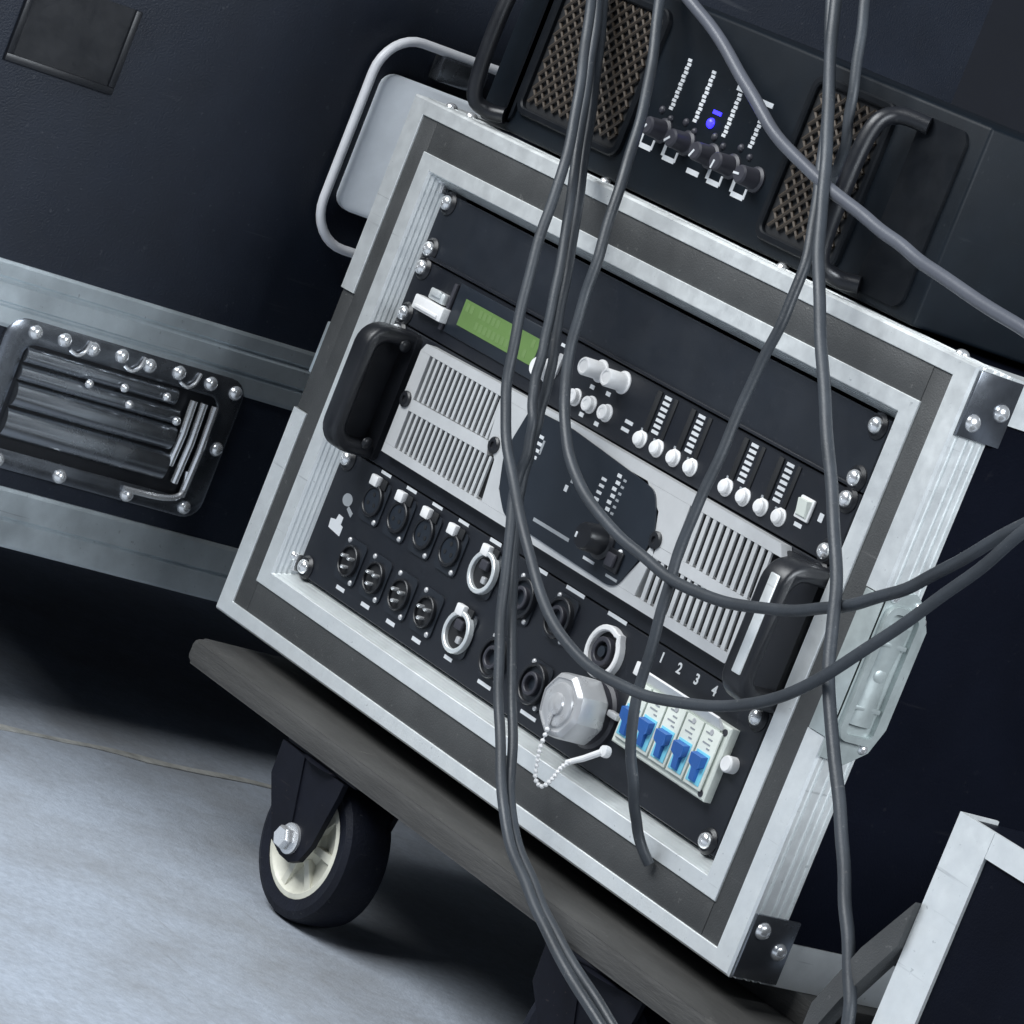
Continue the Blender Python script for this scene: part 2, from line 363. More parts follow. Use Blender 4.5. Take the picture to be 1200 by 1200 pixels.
# ------------------------------------------------------------------ rack screws
def screw_meshes():
    b = MB(); b.lathe((0, 0, 0), [(8.0, 0), (8.0, 0.6), (6.2, 2.2), (4.5, 2.2)], seg=18); wsh = b.build('tmp', PLASTIC, rel=True)
    b = MB(); b.lathe((0, 0, 2.0), [(4.9, 0), (4.9, 1.0), (4.2, 2.4), (2.6, 3.3), (1.0, 3.55), (0.9, 2.6)], seg=16); hd = b.build('tmp', CHROME, rel=True)
    r = (wsh.data, hd.data)
    for o in (wsh, hd): bpy.data.objects.remove(o)
    return r
SCW, SCH = screw_meshes()
def screws(parent, ys, z):
    for x in (-232.55, 232.55):
        for y in ys:
            a = link('cup_washer', SCW, parent, (x, y, z)); link('rack_screw', SCH, a, (x, y, z))
def plate(parent, y0, y1, z1, material, name='front_plate', x=241.3):
    return MB().box(-x, x, y0+0.5, y1-0.5, 0, z1, 0.5, 1).build(name, material, parent, (0, (y0+y1)/2, 0))
def bar(parent, x, y, z, wd, ht, name='printed_label', material=PRINT, th=0.3, bev=0):
    return MB().box(x-wd/2, x+wd/2, y-ht/2, y+ht/2, z+0.02, z+th, bev).build(name, material, parent, (x, y, z), smooth=0)

# U1: blank panel
u1 = thing('blank_panel', 'plain black blank rack panel, topmost unit in the case', 'rack panel', (0, 88.9, 0))
plate(u1, 88.9, 133.35, 3, BLACKB); screws(u1, (127.0, 95.25), 3)
MB().box(-236, 236, 89.6, 91.6, 2.9, 5.4, 0.4).build('folded_lip', BLACK, u1, (0, 90, 4))

# U2: signal processor
u2 = thing('signal_processor', 'black rack processor with green screen, white knobs and level meters', 'audio processor', (0, 44.45, 0))
plate(u2, 44.45, 88.9, 3, BLACK); screws(u2, (82.55, 50.8), 3)
b = MB(); b.box(-221, -186, 57.5, 67, 3, 10, 1.0); b.box(-217, -190, 59, 61, 9.9, 11, 0.3); b.build('usb_port', WHITE, u2, (-203, 62, 3))
b = MB(); b.box(-209, -192, 68, 75, 3, 9, 1.0); b.box(-206, -195, 71, 75.5, 8.9, 10.5, 0.4); b.build('port_cover', ALU, u2, (-201, 72, 3))
win = MB().box(-186, -74, 53, 86, 3, 4.6, 0.8).build('display_window', CONS, u2, (-130, 69, 3))
MB().box(-190.5, -187.5, 53, 84, 3, 6, 0.5).build('display_bezel', KNOB, u2, (-189, 68, 3))
MB().box(-174, -85, 61, 78.5, 4.6, 5.0).build('screen', LCD, win, (-130, 70, 4.6))
for r_ in range(2):
    for c_ in range(16):
        if random.random() < 0.62:
            bar(win, -169 + c_*5.2, 74 - r_*8, 5.0, 3.4, 5.2, 'screen_cell', LCDC, 0.15)
b = MB(); b.lathe((-68, 64, 3), [(8, 0), (8, 1), (6.4, 1.5), (6.2, 11), (5.4, 12), (1, 12)], seg=28); b.build('encoder_knob', WHITE, u2, (-68, 64, 3))
bar(u2, -63, 82, 3, 7, 2); b = MB(); b.box(-62.5, -58.5, 64, 77, 3, 5, 0.4); b.build('slot_button', CAPM, u2, (-60, 70, 3))
kb = MB(); kb.lathe((0, 0, 0), [(7.2, 0), (7.2, 0.8), (5.7, 1.2), (5.7, 13.6), (5.0, 14.6), (4.0, 14.6), (3.6, 14.0), (0.6, 14.0)], seg=28)
k0 = kb.build('menu_knob', WHITE, u2, (-20, 79, 3), rel=True); link('menu_knob', k0.data, u2, (4.5, 79.5, 3))
bb = MB(); bb.lathe((0, 0, 0), [(5.6, 0), (5.6, 0.7), (4.7, 1.0), (4.7, 4.0), (4.2, 4.6), (2.4, 4.6), (2.2, 4.2), (0.5, 4.2)], seg=24)
b0 = bb.build('menu_button', WHITE, u2, (-33.5, 57.5, 3), rel=True)
for x in (-17.0, 0.5): link('menu_button', b0.data, u2, (x, 58.3 if x > -5 else 58, 3))
for (x, y) in ((-22, 68), (-5, 69), (-22, 50), (-5, 49.5), (-38, 50)): bar(u2, x, y, 3, 4.5, 2.6)
cb = MB(); cb.lathe((0, 0, 0), [(5.6, 0), (5.6, 0.6), (4.3, 0.9), (4.3, 3.2), (3.4, 4.2), (1.6, 4.6), (0.4, 4.7)], seg=20)
c0 = None
tickm = None
for gx in (40.5, 130.5):
    for k in range(4):
        p = (gx + 17.8*k, 54.8, 3)
        if c0 is None: c0 = cb.build('channel_button', WHITE, u2, p, rel=True)
        else: link('channel_button', c0.data, u2, p)
    for mx in (gx + 10, gx + 45.5):
        MB().box(mx-11, mx-6.5, 60, 86, 3, 4.2, 0.5).build('meter_slot', VOID, u2, (mx-9, 73, 3))
        MB().box(mx+6.5, mx+10, 60, 86, 3, 3.8, 0.5).build('meter_slot', VOID, u2, (mx+8, 73, 3))
        for t in range(7):
            if tickm is None:
                o = MB().box(-3.4, 3.4, -1.0, 1.0, 0.02, 0.5).build('meter_mark', PRINT, u2, (mx, 62.5, 3), smooth=0, rel=True); tickm = o.data
            else: link('meter_mark', tickm, u2, (mx + 0.0, 62.5 + 3.6*t, 3))
        bar(u2, mx+2.2, 58.6, 3, 2.2, 1.2, material=PRINTG)
for (x, y) in ((24, 60), (23, 55)): bar(u2, x, y, 3, 8, 2.2)
for (x, y) in ((40, 64), (75, 64), (130, 64), (165, 64)): bar(u2, x-2, y-3.5, 3, 2, 1.4, material=PRINTG)
sw = MB().box(196, 209, 59.5, 73, 3, 5.0, 0.8).build('power_switch', WHITE, u2, (202, 66, 3))
MB().loft([[(197.5, 61, 5.0), (207.5, 61, 5.0), (207.5, 71.6, 5.0), (197.5, 71.6, 5.0)], [(198.3, 62, 6.2), (206.7, 62, 6.2), (206.7, 71, 8.2), (198.3, 71, 8.2)]]).build('rocker', BREAK, sw, (202, 66, 5))
bar(u2, 201, 56, 3, 7, 2.4); bar(u2, 217, 66, 3, 4, 5, material=PRINT); bar(u2, 230, 67, 3, 3, 4, material=PRINTG)

# U3-4: power amplifier
amp = thing('power_amplifier', 'two-unit power amplifier with slotted silver fascia and black end handles', 'amplifier', (0, -44.45, 0))
MB().box(-241.3, 241.3, -43.9, 43.9, 0, 3.2, 0.5, 1).build('front_plate', BLACK, amp, (0, 0, 0))
screws(amp, (38.0, -38.0), 3.2)
MB().box(-189, 205, -31.5, 42.5, 3.2, 3.6).build('vent_backing', VOID, amp, (0, 5, 4))
ZF0, ZF1 = 6.0, 12.0
fas = MB()
# top, bottom and middle rails and the solid end / centre pieces of the silver fascia
def solid(name, pts): return MB().prism(pts, 'z', 3.7, ZF1).build(name, SILVER, amp, (sum(p[0] for p in pts)/len(pts), sum(p[1] for p in pts)/len(pts), 8), smooth=20)
solid('fascia_rail', [(-190, 36.6), (-186.5, 42), (-20, 44.6), (204, 43.6), (209, 36.6)])
solid('fascia_rail', [(-190, -26.5), (205, -26.5), (197, -32.6), (-190, -32.6)])
solid('fascia_end', [(-190, 36.5), (-178.3, 36.5), (-178.3, -26.4), (-190, -26.4)])
solid('fascia_middle', [(-178.2, 6.5), (-88, 8.5), (-84, 0.5), (-178.2, -1.0)])
solid('fascia_middle', [(99, 6.0), (200, 6.0), (198, -1.0), (103, -1.0)])
solid('fascia_shoulder', [(-92, 36.5), (-60, 36.5), (-66, 8.6), (-87.9, 8.6)])
solid('fascia_shoulder', [(-83.9, 8.5), (-66, 8.5), (-60, -14), (-42, -26.4), (-71.5, -26.4), (-75, 0)])
solid('fascia_shoulder', [(72, 36.5), (117, 36.5), (118, 6.2), (98.8, 6.2), (92, 24)])
solid('fascia_shoulder', [(98, 6.0), (102.8, 6.0), (100, -26.4), (82, -26.4), (93, -8)])
def slat(x, y0, y1, dx0=0, dx1=0):
    hw = 1.3 if x < 0 else 1.7; pts = [(x-hw+dx0, y0), (x+hw+dx0, y0), (x+hw+dx1, y1), (x-hw+dx1, y1)]
    MB().prism(pts, 'z', 10.2, ZF1-0.3).build('grille_slat', SILVER, amp, (x, (y0+y1)/2, 9), smooth=0)
x = -173.6
while x < -90: slat(x, 7.2 + (x+178)*0.02, 36.5); x += 5.85
x = -173.6
while x < -76: slat(x, -26.4, -0.4 + (x+178)*0.012); x += 5.85
x = 122.4
while x < 200: slat(x, 6.1, 36.5, 0.8, -0.8); x += 6.9
x = 107.0
while x < 197: slat(x, -26.4, -1.1, 0.8, -0.8); x += 6.9
# dark centre console
con_pts = [(-58, 40.2), (-12, 41.5), (66, 35.8), (83, 34), (92, 22), (98, 9), (93, -6), (83, -26), (76, -29.5), (-15, -27.6), (-44, -26), (-58, -14), (-66.5, 6), (-64, 18)]
con_s = []
for i in range(len(con_pts)):
    p0, p1, p2 = (Vector((*con_pts[(i+k) % len(con_pts)], 0)) for k in (-1, 0, 1))
    a, c = p1 + (p0-p1).normalized()*min(5, (p0-p1).length*0.45), p1 + (p2-p1).normalized()*min(5, (p2-p1).length*0.45)
    for t in (0, 0.25, 0.5, 0.75, 1): q = a*(1-t)**2 + p1*2*t*(1-t) + c*t*t; con_s.append((q.x, q.y))
con = MB(); con.prism(con_s, 'z', 12.02, 13.2); con = con.build('console', CONS, amp, (10, 5, 12), smooth=20)
for k in range(4): bar(con, -38.5 + 0.8*k, 27.5 - 4.3*k, 13.2, 7.5 if k < 3 else 4, 2.0)
bar(con, -33, 22, 13.2, 2, 9, material=PRINTG)
bar(con, 4, 8, 13.2, 3.2, 4.0); bar(con, 7, 14, 13.2, 2.6, 3, material=PRINTG)
bar(con, 5.5, -18.5, 13.2, 40, 2.2, material=PRINTG)
for k in range(6):
    bar(con, 47.5 + (k % 2)*1.0, 31 - 4.2*k, 13.2, 4.2, 2.2); bar(con, 54, 30 - 4.2*k, 13.2, 3, 1.5, material=PRINTG)
for k in range(4): bar(con, 35, 24.5 - 4.2*k, 13.2, 5, 1.8)
b = MB(); b.lathe((56, -8, 13.2), [(11.5, 0), (11.5, 1.5), (9.2, 3), (8.6, 15), (7.6, 16.5), (0.8, 16.5)], seg=28)
kn = b.build('volume_knob', PLASTIC, con, (56, -8, 13)); MB().box(50, 51.6, -11, -7.5, 29.7, 30.3, 0.2).build('knob_pointer', PRINT, kn, (51, -9, 30))
bar(con, 50, -22.5, 13.2, 12, 1.8)
b = MB(); b.box(66, 80, -21, -8, 13.2, 15.4, 0.8); rs = b.build('rocker_recess', PLASTIC, con, (73, -15, 13)); MB().box(69, 77, -18.5, -10.5, 15.4, 18, 0.8).build('rocker', KNOB, rs, (73, -14, 16))
MB().dome((75, -8.5, 13.2), 1.9, 1.5).build('status_lamp', WHITE, con, (75, -8.5, 13)); bar(con, 76, -24.5, 13.2, 12, 1.6, material=PRINTG); bar(con, 80, -1.5, 13.2, 2.4, 2.4, material=PRINTG)
b = MB(); b.box(-27, -17, 41.3, 44.2, 12.0, 14.6, 0.5); b.build('badge', ALU, amp, (-22, 43, 12))
for (x, y) in ((-185, 4.5), (-80, 8), (100, 8.5)):
    b = MB(); b.lathe((x, y, 12), [(5.4, -6), (5.4, 1.4), (4.4, 2.2), (2.2, 2.2), (2.0, 1.0), (0.4, 1.0)], seg=18); b.build('fascia_screw', PLASTIC, amp, (x, y, 12))
# black end handles (a rounded loop standing out from the panel)
def handle(s):
    x0, x1 = (-222, -205) if s < 0 else (231, 252)
    at = ((x0+x1)/2, 0, 3)
    A = [(3, -43)] ; B = [(3, -30)]
    def loop(r, zt, yh, n=7):
        P = [(2.0, -yh)]
        for i in range(n): t = math.pi/2*i/(n-1); P.append((zt - r + r*math.sin(t), -yh + r - r*math.cos(t)))
        for i in range(n): t = math.pi/2*i/(n-1); P.append((zt - r + r*math.cos(t), yh - r + r*math.sin(t)))
        P.append((2.0, yh)); return P
    A = loop(16, 42, 43); B = loop(10, 33, 33)
    b = MB()
    def ring(x, inset):
        return [(x, y, z) for z, y in loop(16, 42-inset, 43-inset)] + [(x, y, z) for z, y in reversed(loop(10, 33+inset, 33+inset))]
    b.loft([ring(x0, 2.2), ring(x0+1.2, 0.6), ring(x0+3, 0), ring(x1-3, 0), ring(x1-1.2, 0.6), ring(x1, 2.2)])
    h = b.build('end_handle', PLASTIC, amp, at, smooth=50)
    xs = (x0-6, x1+2) if s < 0 else (x0-26, x1-10)
    MB().prism(rrect(min(xs), max(xs), -42, 42, 4), 'z', 3.25, 7.5).build('handle_foot', PLASTIC, h, at)
    if s > 0: MB().box(241, 248.6, -27, 33, 41.6, 43.4, 0.8).build('highlight_strip', ALU, h, at)  # added bright strip stands in for the highlight along the bar edge
    else:
        MB().prism([(z, y) for z, y in loop(12, 36, 36)], 'x', x0+2, x0+4).build('handle_web', PLASTIC, h, at)
        for y in (-33, 34): MB().dome((x1+0.2, y, 14), 4.2, 2, 'x', 14).build('handle_bolt', PLASTIC, h, (x1, y, 14))
handle(-1); handle(1)

# U5-6: connector panel
u5 = thing('connector_panel', 'black connector panel with rows of round sockets and a white breaker box', 'connector panel', (0, -133.35, 0))
plate(u5, -133.35, -44.45, 3, BLACK); screws(u5, (-50.8, -127.0), 3)
# shared meshes
def mesh_of(b, m_, name='tmp', smooth=35):
    o = b.build(name, m_, rel=True, smooth=smooth); d = o.data; bpy.data.objects.remove(o); return d
b = MB(); b.loft([[(*p, 0.02) for p in rrect(-12.5, 12.5, -14.5, 14.5, 4)], [(*p, 1.2) for p in rrect(-12.5, 12.5, -14.5, 14.5, 4)]]); FLANGE = mesh_of(b, BLACKB)
def ringmesh(ro, ri, h, mt, seg=28, z0=0.0):
    b = MB(); rings = []
    for r, zz in ((ro, z0), (ro, z0+h-0.5), (ro-0.5, z0+h), (ri+0.5, z0+h), (ri, z0+h-0.5), (ri, z0)):
        rings.append([(r*math.cos(2*math.pi*i/seg), r*math.sin(2*math.pi*i/seg), zz) for i in range(seg)])
    b.loft(rings, closed=True); return mesh_of(b, mt)
def discmesh(r, h, mt, seg=24): return mesh_of(MB().lathe((0, 0, 0), [(r, 0), (r, h), (0.2, h)], seg=seg), mt)
RF = ringmesh(10.6, 8.4, 2.6, PLASTIC); DF = discmesh(8.4, 1.4, CONS)
RM = ringmesh(10.4, 9.0, 3.0, PLASTIC); DM = discmesh(9.0, 0.6, VOID)
PIN = mesh_of(MB().lathe((0, 0, 0), [(1.25, 0), (1.25, 4.6), (0.8, 5.4), (0.2, 5.5)], seg=10), CHROME)
HOLE = discmesh(1.5, 0.25, VOID, 12)
TABM = mesh_of(MB().box(-4.2, 4.2, -3.6, 3.6, 0, 4.5, 1.0), WHITE)
TABB = mesh_of(MB().box(-3, 3, -3.4, 3.4, 0, 1.4, 0.5), VOID)
FSC = mesh_of(MB().dome((0, 0, 0), 1.9, 1.2, seg=10), CAPM)
for k in range(4):
    x = -188 + 31.9*k; y = -65.2
    fl_ = link('socket_flange', FLANGE, u5, (x, y, 3)); link('socket_ring', RF, fl_, (x, y, 4.2)); link('socket_insert', DF, fl_, (x, y, 4.2))
    for a in (90, 210, 330): link('contact_hole', HOLE, fl_, (x + 4.2*math.cos(math.radians(a)), y + 4.2*math.sin(math.radians(a)), 5.6))
    link('release_tab', TABM, fl_, (x - 3.0, y + 12.8, 4.2)); link('tab_slot', TABB, fl_, (x + 5.2, y + 12.6, 4.2))
    link('flange_screw', FSC, fl_, (x + 8.5, y - 12, 4.2))
    bar(u5, x + 0.5, -45.9, 3, 12, 2.0)
    y = -107
    fl_ = link('socket_flange', FLANGE, u5, (x, y, 3)); link('socket_ring', RM, fl_, (x, y, 4.2)); link('socket_cup', DM, fl_, (x, y, 4.2))
    for a in (-90, 30, 150): link('contact_pin', PIN, fl_, (x + 4.4*math.cos(math.radians(a)), y + 4.4*math.sin(math.radians(a)), 4.6))
    link('flange_screw', FSC, fl_, (x + 8.5, y - 12, 4.2)); link('flange_screw', FSC, fl_, (x - 8.5, y + 12, 4.2))
    bar(u5, x - 0.5, -126, 3, 10, 2.6)
RE = ringmesh(13.6, 10.6, 4.0, ALU); DE = discmesh(10.6, 1.0, VOID)
CLIP = mesh_of(MB().box(-4, 4, -3, 3, 0, 4, 0.8), KNOB)
for (x, y) in ((-51, -65.5), (-52.5, -106)):
    fl_ = link('socket_flange', FLANGE, u5, (x, y, 3)); link('metal_ring', RE, fl_, (x, y, 4.2)); link('socket_cup', DE, fl_, (x, y, 4.2))
    link('jack_clip', CLIP, fl_, (x + 1, y + 5, 5)); 
    MB().box(x+2.5, x+6.5, y-6, y-1.5, 5, 8, 0.8).build('jack_latch', CAPM, fl_, (x, y, 5))
    link('release_tab', TABM, fl_, (x - 4.0, y + 13.4, 4.2)); link('tab_slot', TABB, fl_, (x + 4.2, y + 13.4, 4.2))
    bar(u5, x - 3, -45.6 if y > -80 else -124, 3, 13 if y > -80 else 9, 2.4)
RS = ringmesh(13.0, 10.8, 3.6, PLASTIC); RS2 = ringmesh(7.4, 5.0, 4.2, KNOB); DS = discmesh(10.8, 0.8, CONS)
for (x, y) in ((-6, -66), (34, -64), (-10, -107), (35, -107)):
    fl_ = link('socket_flange', FLANGE, u5, (x, y, 3)); link('socket_ring', RS, fl_, (x, y, 4.2)); link('inner_ring', RS2, fl_, (x, y, 4.4)); link('socket_cup', DS, fl_, (x, y, 4.2))
    for (dx, dy) in ((8.5, -12), (-8.5, 12)): link('flange_screw', FSC, fl_, (x+dx, y+dy, 4.2))
for (x, y, wd) in ((-2, -45.6, 15), (37, -45.4, 20), (83, -45.4, 20), (-12, -125, 15), (39, -125.5, 17)): bar(u5, x, y, 3, wd, 2.3)
x, y = 86, -66.5
b = MB(); seg = 32; rings = []
for r, zz in ((16.4, 0), (16.4, 4.2), (15.6, 5), (13.4, 5), (12.6, 4.2), (12.6, 0)):
    rings.append([(x + (r + (1.2 if i in (0, seg//2) else 0))*math.cos(2*math.pi*i/seg + .9), y + (r + (1.8 if i in (0, seg//2) else 0))*math.sin(2*math.pi*i/seg + .9), 3 + zz) for i in range(seg)])
b.loft(rings, closed=True); pw = b.build('mains_socket_ring', WHITE, u5, (x, y, 3))
link('socket_cup', discmesh(12.6, 0.8, VOID), pw, (x, y, 3.1)); link('inner_ring', ringmesh(9.0, 6.0, 5.2, KNOB), pw, (x, y, 3.2)); link('socket_core', discmesh(3.4, 4.6, CONS), pw, (x, y, 3.2))
# printed emblem on the left
b = MB(); b.prism(circ((-217, -74), 4.6, 20, 1.25, 0.9), 'z', 3.02, 3.3); b.prism([(-213, -77), (-206, -80), (-207, -83), (-214, -79.5)], 'z', 3.02, 3.32); b.build('printed_emblem', PRINTG, u5, (-216, -75, 3), smooth=0)
b = MB(); b.prism([(-227, -90), (-226, -96), (-211, -97.5), (-211, -91), (-214, -90.5), (-214, -85.5), (-220, -85), (-221, -89)], 'z', 3.02, 3.3); b.build('printed_emblem', PRINT, u5, (-219, -91, 3), smooth=0)
# numbers over the breakers
for dgt, x in zip('1234', (134.5, 152.5, 170.5, 188.5)):
    cu = bpy.data.curves.new('digit', 'FONT'); cu.body = dgt; cu.size = 0.0088; cu.align_x = 'CENTER'; cu.extrude = 0.00015; cu.offset = 0.0002
    fo = bpy.data.objects.new('digit_tmp', cu); COL.objects.link(fo)
    bpy.context.view_layer.update()
    me = bpy.data.meshes.new_from_object(fo.evaluated_get(bpy.context.evaluated_depsgraph_get())); bpy.data.objects.remove(fo)
    me.transform(Matrix.Rotation(math.radians(90), 4, 'X')); me.materials.clear(); me.materials.append(PRINT); me.name = 'digit'
    link('digit', me, u5, (x, -54, 3.2))
# breaker box
brk = MB()
brk.loft([[(126.5, -108, 3), (222, -108, 3), (222, -63, 3), (126.5, -63, 3)], [(126.5, -108, 8.4), (222, -108, 8.4), (222, -63, 8.4), (126.5, -63, 8.4)], [(127.6, -107, 9.4), (221, -107, 9.4), (221, -64, 9.4), (127.6, -64, 9.4)]])
brk = brk.build('breaker_box', BREAK, u5, (174, -87, 3))
MB().box(130, 214.5, -104.5, -67, 9.42, 10.6, 0.5).build('breaker_window', BREAKG, brk, (172, -86, 9))
MB().prism([(9.5, -65.2), (15.5, -59.5), (16.3, -60.5), (10.4, -67)], 'x', 138, 216).build('window_lid', WHITE, brk, (176, -64, 12))
MB().box(127.5, 134, -66, -58, 9.4, 14, 0.6).build('lid_tab', WHITE, brk, (131, -62, 11))
for k in range(5):
    x = 138.6 + 18.0*k
    m1 = MB().box(x-8.2, x+8.2, -103.5, -68, 10.62, 12.0, 0.4).build('breaker_module', BREAK, brk, (x, -86, 11))
    MB().box(x-6.4, x+6.4, -101.5, -82.5, 12.02, 12.5, 0.2).build('toggle_well', CYAN, m1, (x, -92, 12))
    MB().loft([[(x-2.8, -100.5, 12.5), (x+2.8, -100.5, 12.5), (x+2.8, -92.5, 12.5), (x+5.6, -90.5, 12.5), (x+5.6, -84, 12.5), (x-5.6, -84, 12.5), (x-5.6, -90.5, 12.5), (x-2.8, -92.5, 12.5)],
               [(x-2.4, -100, 14.0), (x+2.4, -100, 14.0), (x+2.4, -93, 15.0), (x+5.2, -91, 16.0), (x+5.2, -85, 16.8), (x-5.2, -85, 16.8), (x-5.2, -91, 16.0), (x-2.4, -93, 15.0)]]).build('toggle', BLUE, m1, (x, -92, 13), smooth=20)
    for (dx, yy, wd) in ((-2, -71.5, 6), (1, -74.5, 4), (-1, -77.5, 7), (2, -80, 3)): bar(m1, x+dx, yy, 12.0, wd, 0.9, material=PRINTG)
    MB().lathe((x, -70.2, 12.0), [(1.6, 0), (1.6, 0.4), (0.8, 0.4)], seg=10).build('terminal_screw', CAPM, m1, (x, -70, 12))
for (x, y) in ((218.2, -67.0), (218.2, -104.5)): MB().lathe((x, y, 9.4), [(2.1, 0), (2.1, 0.5), (1.0, 0.5)], seg=12).build('cover_screw', KNOB, brk, (x, y, 9.4))
MB().lathe((228, -82, 3), [(5.0, 0), (5.0, 5.5), (4.2, 6.6), (0.6, 6.6)], seg=20).build('side_tab', WHITE, brk, (228, -82, 3))
# capped power inlet with bead chain
cx_, cy_ = 97, -101.5
cap = MB()
n = 64
def octo(r, zz, ph=22.5):                       # rounded eight-lobed grip outline
    P = []
    for i in range(n):
        t = 2*math.pi*i/n; q = math.cos(math.pi/8)/math.cos(((t + 0.2) % (math.pi/4)) - math.pi/8); rr = r*(0.25*0.97 + 0.75*1.03*q) if r > 15 else r
        P.append((cx_ + rr*math.cos(t), cy_ + rr*math.sin(t), zz))
    return P
cap.loft([octo(19.6, 10), octo(20.6, 11.5), octo(20.6, 26), octo(19.6, 29.5), octo(17.2, 31.6), octo(16.6, 31.8), octo(16.0, 31.0), octo(13.5, 31.0), octo(12.8, 32.4), octo(11.5, 32.9), octo(4, 33.0)])
cap = cap.build('inlet_cap', CAPM, u5, (cx_, cy_, 20), smooth=25)
MB().lathe((cx_, cy_, 3), [(21.5, 0), (21.5, 2), (19.4, 3.5), (19.4, 9.9), (1, 9.9)], seg=32).build('inlet_flange', KNOB, u5, (cx_, cy_, 3))
MB().lathe((cx_, cy_, 33), [(7, 0), (6.5, 1.4), (3, 2.6), (0.5, 2.9)], seg=20).build('cap_boss', CAPM, cap, (cx_, cy_, 33))
MB().box(cx_-1.5, cx_+1.5, cy_-15, cy_-5, 33, 34.6, 0.5).build('cap_rib', CAPM, cap, (cx_, cy_, 33))
MB().box(cx_+18.5, cx_+29, cy_+5, cy_+9, 6, 11, 1).build('cap_hook', CAPM, cap, (cx_+26, cy_+7, 8))
ch = MB()
path = spline([(99, -117, 34), (98, -128, 33), (98, -138, 31), (101, -147, 30), (108, -149, 29), (113, -142, 28), (117, -133, 28), (122, -127, 27)], 10)
acc = 0; last = path[0]
for p in path:
    if (p - last).length >= 2.7 or p is path[0]:
        ch.lathe((p.x, p.y, p.z), [(0.3, -1.45), (1.0, -1.1), (1.5, 0), (1.0, 1.1), (0.3, 1.45)], seg=8); last = p
ch.tube(path, 0.4, 5); ch.build('bead_chain', WHITE, cap, (105, -135, 30))
b = MB(); b.tube([(119, -129, 27.5), (128, -122, 24), (136, -114, 20)], [1.6, 1.9, 2.0], 10); b.lathe((137, -113, 18.5), [(3.6, -2), (3.8, 0), (3.4, 2), (1, 2.5)], seg=14); b.build('chain_peg', WHITE, cap, (128, -121, 24))

# ------------------------------------------------------------------ dolly with casters
def caster_meshes():
    # origin at the axle; wheel plane parallel to the rack front, facing +z
    f = MB()
    f.box(-42, 42, 50.6, 53.4, -42, 26, 1.0)
    f.lathe((0, 0, 0), [(30, 50.6), (33, 50.0), (28, 49.4)], 'y', 24)
    for zz in (22, -26):
        pts = [(-47, 49.2), (30, 49.2), (29, 40), (22, 4), (15, -9), (6, -13.5), (-6, -13), (-20, -8), (-46, 27)] if zz > 0 else [(-30, 49.2), (30, 49.2), (21, 8), (8, -12), (-8, -12), (-21, 8)]
        f.prism(pts, 'z', zz, zz+4)
        f.prism([(-26, 49), (-17, 49), (-4, 8), (-10, 8)], 'z', zz+4, zz+5.2)
    fork = mesh_of(f, FORKM)
    t = MB()
    prof = [(36.5, -16), (44, -17), (48.5, -15), (50.4, -9), (50.8, 0), (50.4, 9), (48.5, 15), (44, 17), (40, 16.2), (36.5, 16)]
    seg = 48; t.loft([[(r*math.cos(2*math.pi*i/seg), r*math.sin(2*math.pi*i/seg), h) for i in range(seg)] for r, h in prof], closed=True); tyre = mesh_of(t, RUBBER)
    h = MB(); h.lathe((0, 0, 0), [(36.4, -15), (36.4, 15.4), (33, 16.2), (31, 14), (15, 9), (12, 12), (11, 19), (2, 19)], seg=40)
    for k in range(7):
        a = 2*math.pi*k/7; c, s = math.cos(a), math.sin(a)
        P = [(12, -2.2), (32, -3.0), (32, 3.0), (12, 2.2)]
        h.prism([(c*p - s*q, s*p + c*q) for p, q in P], 'z', 8.5, 14.6)
    hub = mesh_of(h, HUB)
    bo = MB(); bo.lathe((0, 0, 0), [(10, 26), (10, 28), (8.2, 28.5)], seg=20); bo.lathe((0, 0, 0), [(7.6, 28.2), (7.6, 34), (6.4, 35.5), (1, 35.5)], seg=6); bolt = mesh_of(bo, CHROME)
    return fork, tyre, hub, bolt
CF, CT, CH, CB = caster_meshes()
def caster(parent, at, rz=0.0):
    c = link('caster', CF, parent, at); c.rotation_euler = (0, 0, rz)
    for nm, me in (('tyre', CT), ('wheel_hub', CH), ('axle_bolt', CB)):
        o = bpy.data.objects.new(nm, me); COL.objects.link(o); o.parent = c; AT[o.name] = at
    return c
dol = thing('dolly', 'worn brown wheeled board under the open flight case', 'dolly', (0, -H, -180))
out = rrect(-274, 345, -440, 43, 15, 6)
b = MB(); b.prism([(x, z) for x, z in out], 'y', -213.5, -198.5); b.bm.faces.ensure_lookup_table()
es = [e for e in b.bm.edges if abs(e.verts[0].co.y - e.verts[1].co.y) < 0.01]
bmesh.ops.bevel(b.bm, geom=es, offset=4.0, segments=3, profile=0.5, affect='EDGES')
b.build('board', DOLLY, dol, (50, -206, -180), smooth=50)
for z_ in (-60, -330): MB().box(-225, 315, -198.5, -182.8, z_-45, z_+20, 1).build('batten', DOLLY, dol, (50, -188, z_))
for (x, z_, rz) in ((-88, 14, 0.0), (230, 14, 0.25), (-88, -370, -0.3), (240, -370, 0.1)): caster(dol, (x, -267, z_), rz)

